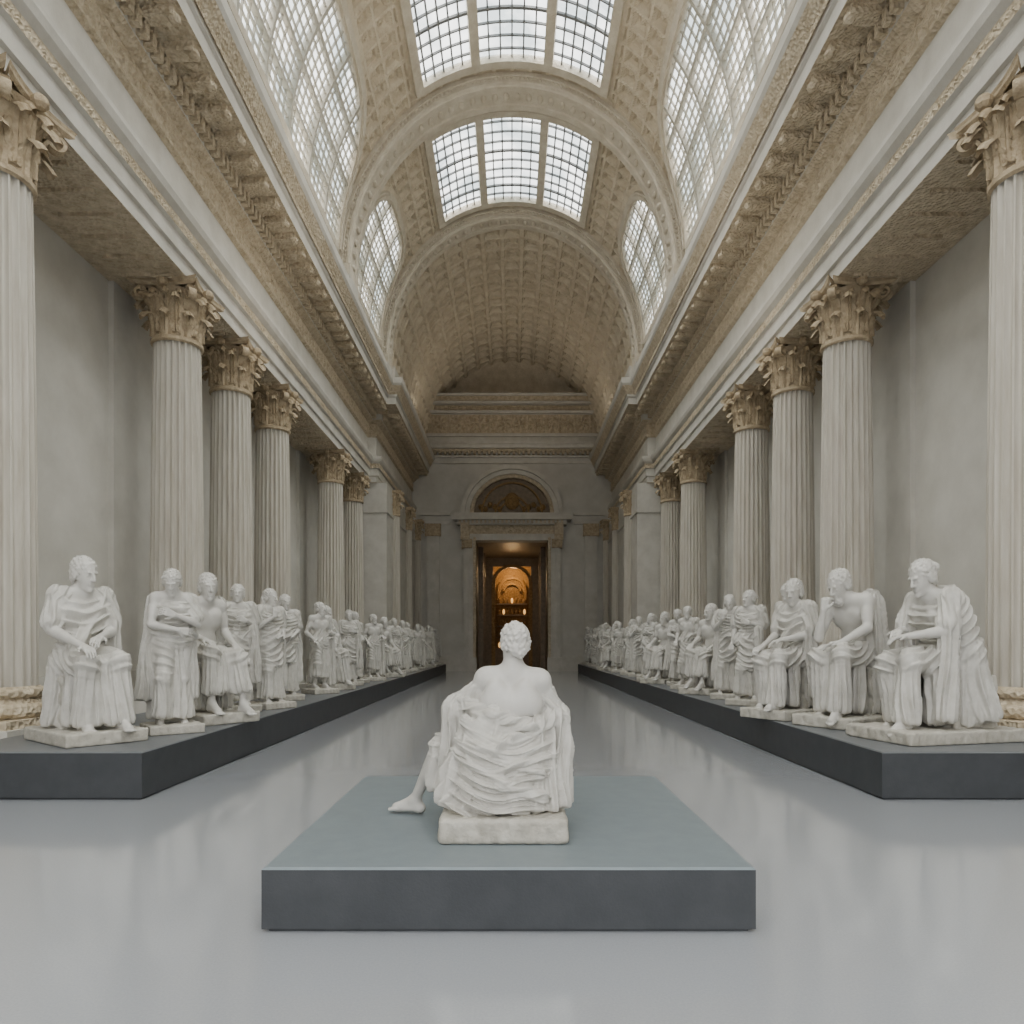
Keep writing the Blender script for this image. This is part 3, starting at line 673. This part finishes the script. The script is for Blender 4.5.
def skirt(V,J,ph=0.,top=1.08,low=.14,flare=.17,N=15):
    V.cap((.01,.0,top),(0,.0,low+.06),.115,flare,t='c',k=.05,sc=(1.15,.85,1),fs=[fa(N,.032,a0=.35,ph=ph)])
    V.cap((-.07,0,1.0),(.09,0,1.0),.115,t='c',k=.05,fs=[fp((.15,-.1,1.35),50,.016,ph=ph)])
    k=np.array(J['kR'],float); V.cap((-.07,-.03,.98),k,.095,.072,t='c',k=.05,fs=[fp((.15,0,1.2),40,.016,ph=ph)],flat=False); V.cap(k,(k[0]-.02,k[1]-.0,low+.08),.07,.08,t='c',k=.05,fs=[fa(8,.018,a0=.4)])
def st_base(V,h=.1): V.slab((0,-.03),.29,.29,0,h)
def stand_draped():
    V=Vol((-.42,-.44,-.02),(.42,.36,1.90),VOX); J=base_stand(); J.update(eL=(.25,0,1.24),wL=(.08,-.2,1.30),handL=((-.8,-.1,.3),(0,1,0)),hf=(-.3,-1,0))
    st_base(V); body(V,J,female=True,headkw=dict(hair='bun')); skirt(V,J); torso_cloth(V,J,ph=1)
    V.cap((.2,0,1.52),(-.14,-.08,1.02),.06,.085,t='c',k=.04,fs=[fa(8,.022,tw=5)])
    V.cap((-.14,-.08,1.02),(.16,-.1,1.12),.07,.06,t='c',k=.04,fs=[fa(7,.022,tw=5)])
    V.cap((.2,-.13,1.2),(.22,-.12,.45),.05,.075,t='c',k=.04,fs=[fa(8,.026)])
    V.cap((0,-.07,1.0),(.02,-.06,.6),.10,.13,t='c',k=.06,fs=[fp((.25,-.1,1.45),38,.024)])
    return V.build('standing_draped_statue')
def stand_lean():
    V=Vol((-.44,-.48,-.02),(.44,.38,1.82),VOX); J=base_stand()
    J.update(che=(0,-.03,1.34),nk=(0,-.09,1.53),hd=(-.03,-.15,1.65),hf=(-.35,-1,-.55),sL=(.17,-.06,1.46),sR=(-.17,-.04,1.47),eL=(.24,-.12,1.2),wL=(-.02,-.24,1.28),eR=(-.23,-.12,1.18),wR=(.02,-.25,1.12),handL=((-1,-.1,.4),(0,1,0)),handR=((1,0,-.2),(0,1,0)),kR=(-.12,-.16,.6),kL=(.1,-.06,.58))
    st_base(V); body(V,J,female=True,headkw=dict(hair='bun')); skirt(V,J,ph=3,top=1.02,flare=.19,N=14); torso_cloth(V,J,ph=4,both=False)
    V.cap((-.12,0,1.12),(.14,0,1.06),.105,t='c',k=.04,sc=(1,1.1,.7),fs=[fa(8,.022,tw=7)])
    V.cap((-.15,.05,1.45),(-.24,.05,.4),.075,.11,t='c',k=.05,fs=[fa(10,.026)]); V.cap((.15,.04,1.42),(.19,.07,.4),.07,.10,t='c',k=.05,fs=[fa(10,.026)])
    return V.build('standing_bowed_statue')
def stand_bare():
    V=Vol((-.44,-.44,-.02),(.44,.36,1.90),VOX); J=base_stand(); J.update(hf=(.35,-1,0),wL=(.22,-.2,1.2),eR=(-.28,.03,1.22),wR=(-.20,-.16,1.06))
    st_base(V); body(V,J,headkw=dict(hair='short',beard=True)); skirt(V,J,ph=5,top=.98,low=.3,flare=.16,N=14)
    V.cap((-.13,-.02,1.06),(.16,0,1.12),.09,t='c',k=.03,sc=(1,1.15,.6),fs=[fa(8,.022,tw=8)])
    V.cap((.19,-.03,1.5),(-.14,-.06,1.08),.05,.06,t='c',k=.04,fs=[fa(7,.02,tw=3)])
    V.cap((.23,0,1.2),(.25,-.02,.2),.06,.085,t='c',k=.04,fs=[fa(8,.026)]); V.cap((.19,.02,1.5),(.25,.06,1.1),.075,.08,t='c',k=.04,fs=[fa(8,.02)])
    V.cap((.22,.08,.1),(.2,.08,.9),.06,.05,t='b',k=.03)
    return V.build('standing_bare_statue')
def stand_veil():
    V=Vol((-.44,-.44,-.02),(.44,.38,1.92),VOX); J=base_stand(); J.update(eR=(-.25,-.02,1.23),wR=(-.08,-.22,1.40),handR=((.3,0,1),(0,1,0)),wL=(.10,-.22,1.12),handL=((-1,-.2,0),(0,.5,-1)),hf=(.2,-1,-.1))
    st_base(V); body(V,J,female=True,headkw=dict(hair='long')); skirt(V,J,ph=7,flare=.20,N=17); torso_cloth(V,J,ph=6)
    for s_ in(-1,1): V.cap((s_*.18,.04,1.48),(s_*.22,.06,.35),.07,.10,t='c',k=.05,fs=[fa(9,.026,ph=s_)])
    V.cap((0,-.06,1.15),(0,-.06,.7),.12,.14,t='c',k=.06,fs=[fp((-.3,-.1,1.55),38,.024)])
    V.cap((0,.1,1.45),(0,.12,.3),.11,.15,t='c',k=.05,fs=[fa(12,.024)])
    return V.build('standing_cloaked_statue')
def centre_statue():
    V=Vol((-.92,-.38,-.02),(.52,.80,1.40),.006); V.fine=.35
    J=dict(pel=(.01,-.02,.46),che=(.03,.0,.80),nk=(.045,.02,1.00),hd=(.05,.03,1.185),sL=(-.120,.04,.955),sR=(.205,.01,.945),
      eL=(-.27,.12,.74),eR=(.30,.08,.70),wL=(-.22,.34,.66),wR=(.12,.34,.62),hL=(-.1,.02,.44),hR=(.12,.02,.44),
      kL=(-.42,.28,.50),kR=(-.12,.46,.55),aL=(-.60,.48,.10),aR=(-.28,.60,.22),fL=(-1,.25,0),fR=(-.5,1,0),
      hf=(-.35,1,-.1),handL=((.3,1,-.1),(0,0,-1)),handR=((-1,.4,-.1),(0,0,-1)))
    V.slab((-.01,.02),.395,.32,0,.15,rnd=.06,rough=.005)
    V.slab((0,.08),.22,.20,.13,.36,rnd=.05,rough=.01); V.slab((-.24,.48),.14,.2,0,.13,rnd=.05)
    body(V,J,headkw=dict(s=1.0))
    sw=lambda ph,A=.032,k=46:[fe((-.34,-.05,1.0),(.22,-.05,.80),k,A,ph=ph,w=1.1)]
    V.cap((-.10,.0,.50),(.12,.0,.48),.17,t='c',k=.05,fs=sw(0))
    V.cap((-.09,.02,.70),(.12,.02,.64),.115,t='c',k=.03,fs=sw(1,.022))
    V.cap((-.05,-.02,.55),(-.02,-.02,.20),.18,.245,t='c',k=.05,sc=(1.12,.8,1),fs=sw(2,.046,36))
    V.cap((-.18,.02,.58),(-.27,.0,.20),.09,.13,t='c',k=.04,fs=[fa(9,.036,tw=3)])
    V.cap((.19,.02,.6),(.24,-.02,.20),.09,.13,t='c',k=.04,fs=[fa(9,.036,tw=-3)])
    V.cap((-.25,.06,.80),(-.07,-.09,.74),.040,.045,t='c',k=.02,fs=[fa(5,.016,tw=7)]); V.cap((-.07,-.09,.74),(.14,-.10,.66),.045,.045,t='c',k=.02,fs=[fa(5,.016,tw=7)]); V.cap((.14,-.10,.66),(.29,.02,.72),.045,.045,t='c',k=.02,fs=[fa(5,.016,tw=7)])
    V.cap((-.24,-.04,.70),(-.06,-.16,.52),.032,t='c',k=.025,fs=[fa(5,.014,tw=6)],flat=False); V.cap((-.06,-.16,.52),(.20,-.15,.40),.034,t='c',k=.025,fs=[fa(5,.014,tw=6)],flat=False)
    V.cap((-.26,-.06,.52),(-.02,-.2,.34),.034,t='c',k=.025,fs=[fa(5,.012,tw=6)],flat=False); V.cap((-.02,-.2,.34),(.22,-.16,.26),.034,t='c',k=.025,fs=[fa(5,.012,tw=6)],flat=False)
    V.cap((-.17,.06,.88),(-.28,.12,.74),.055,.082,t='c',k=.02,fs=[fa(7,.02,tw=3)],flat=False); V.cap((-.28,.12,.76),(-.31,.14,.42),.08,.08,t='c',k=.03,fs=[fa(9,.028)])
    V.cap((.23,.04,.86),(.30,.08,.70),.052,.08,t='c',k=.02,fs=[fa(7,.02,tw=3)],flat=False); V.cap((.30,.07,.72),(.30,.04,.22),.07,.10,t='c',k=.03,fs=[fa(9,.028)])
    V.cap((-.27,.14,.74),(-.22,.32,.66),.068,.055,t='c',k=.03,fs=[fa(8,.016)])
    V.cap((-.1,.04,.46),(-.40,.27,.50),.12,.078,t='c',k=.04,fs=[fp((-.4,.2,.9),46,.024)])
    V.cap((.08,.06,.46),(-.12,.45,.55),.12,.08,t='c',k=.04,fs=[fp((-.4,.2,.9),46,.024)])
    V.cap((-.38,.24,.48),(-.40,.24,.26),.08,.09,t='c',k=.04,fs=[fa(8,.03)]); V.cap((-.12,.44,.52),(-.22,.50,.20),.08,.10,t='c',k=.04,fs=[fa(8,.03)])
    return V.build('seated_marble_statue')
cs=centre_statue()
put('seated_marble_statue',cs,(-.04,4.32,.34),0,(1.04,1,1))
SD,SB,ST,SV=seated_draped(),seated_bare(),seated_thinker(),seated_veiled()
ND,NL,NB,NV=stand_draped(),stand_lean(),stand_bare(),stand_veil()
def stat(me,x,y,rz,h):
    seated=me.name.startswith('seated'); top={SD:1.435,SB:1.415,ST:1.35,SV:1.42,ND:1.83,NL:1.78,NB:1.83,NV:1.83}[me]
    s=h/top; put('seated_marble_statue' if seated else 'standing_marble_statue',me,(x,y,PH),rz*pi/180,(s*.92,s*.92,s) if seated else s)
L=[(SD,-4.74,7.7,52,2.0),(NL,-4.06,8.35,38,1.92),(SB,-4.25,9.6,55,2.0),(ND,-4.3,10.95,35,1.98),(NV,-3.98,11.5,55,1.95),(NV,-4.28,13.2,30,1.98),(NB,-4.12,15.0,45,1.95),(SD,-4.4,16.4,50,1.95)]
Rr=[(SV,4.74,7.75,-76,2.0),(ST,4.5,9.1,-60,2.0),(SD,4.1,10.1,-62,1.98),(NL,4.45,11.1,-35,2.0),(ND,4.1,12.1,-40,1.98),(NV,4.2,13.5,-30,2.0),(SB,4.3,15.0,-50,1.9),(NB,4.15,16.5,-45,1.95)]
for a in L+Rr: stat(*a)
pool=[ND,NV,NB,NL,SB,ND,SD,NV]
for sg in(-1,1):
    y=17.9; i=0 if sg<0 else 3
    while y<37.3:
        m=pool[i%8]; x=sg*(4.18+.16*math.sin(i*2.3)); stat(m,x,y,-sg*(35+22*math.sin(i*1.7)),1.93+.08*math.sin(i*3.1)); y+=1.2; i+=1
# ---------------------------------------------------------------- light
w=bpy.data.worlds.new('World'); SC.world=w; w.use_nodes=True
nt=w.node_tree; bg=nt.nodes['Background']
tc=nt.nodes.new('ShaderNodeTexCoord'); sx=nt.nodes.new('ShaderNodeSeparateXYZ'); rp=nt.nodes.new('ShaderNodeValToRGB')
nt.links.new(tc.outputs['Generated'],sx.inputs[0]); nt.links.new(sx.outputs['Z'],rp.inputs['Fac']); nt.links.new(rp.outputs[0],bg.inputs[0])
e=rp.color_ramp.elements; e[0].position=0.0; e[0].color=(.20,.20,.20,1); e[1].position=.45; e[1].color=(.99,.99,.985,1)
bg.inputs[1].default_value=3.9
for sx_,nm in((-1,'a'),(1,'b')):
    l=bpy.data.lights.new('skylight_sun_'+nm,'SUN'); l.energy=8.5; l.angle=.9; l.color=(1,.975,.93)
    ob=bpy.data.objects.new('skylight_sun_'+nm,l); d=Vector((sx_*.62,.22,-1)); ob.rotation_euler=d.to_track_quat('-Z','Y').to_euler(); ob.location=(0,0,25); SC.collection.objects.link(ob)
for sg in(-1,1):
    for y,L_,en in((34.6,9.5,75),(16,21,150)):
        l=bpy.data.lights.new('vault_fill','AREA'); l.shape='RECTANGLE'; l.size=.15; l.size_y=L_; l.energy=en; l.color=(1,.91,.77)  # added fill strips, out of view on the cornice, brighten the vault
        ob=bpy.data.objects.new('vault_fill',l); ob.location=(sg*(4.95 if y<30 else 4.6),y,10.93+EYE); ob.rotation_euler=Vector((-sg*.5,0,1)).to_track_quat('-Z','Y').to_euler(); SC.collection.objects.link(ob)
# ---------------------------------------------------------------- camera
c=bpy.data.cameras.new('camera'); co=bpy.data.objects.new('camera',c); SC.collection.objects.link(co)
co.location=(0,0,EYE); co.rotation_euler=(pi/2,0,0)
c.sensor_width=36; c.lens=700/1024*36; c.shift_y=133/1024; c.clip_end=300
SC.camera=co
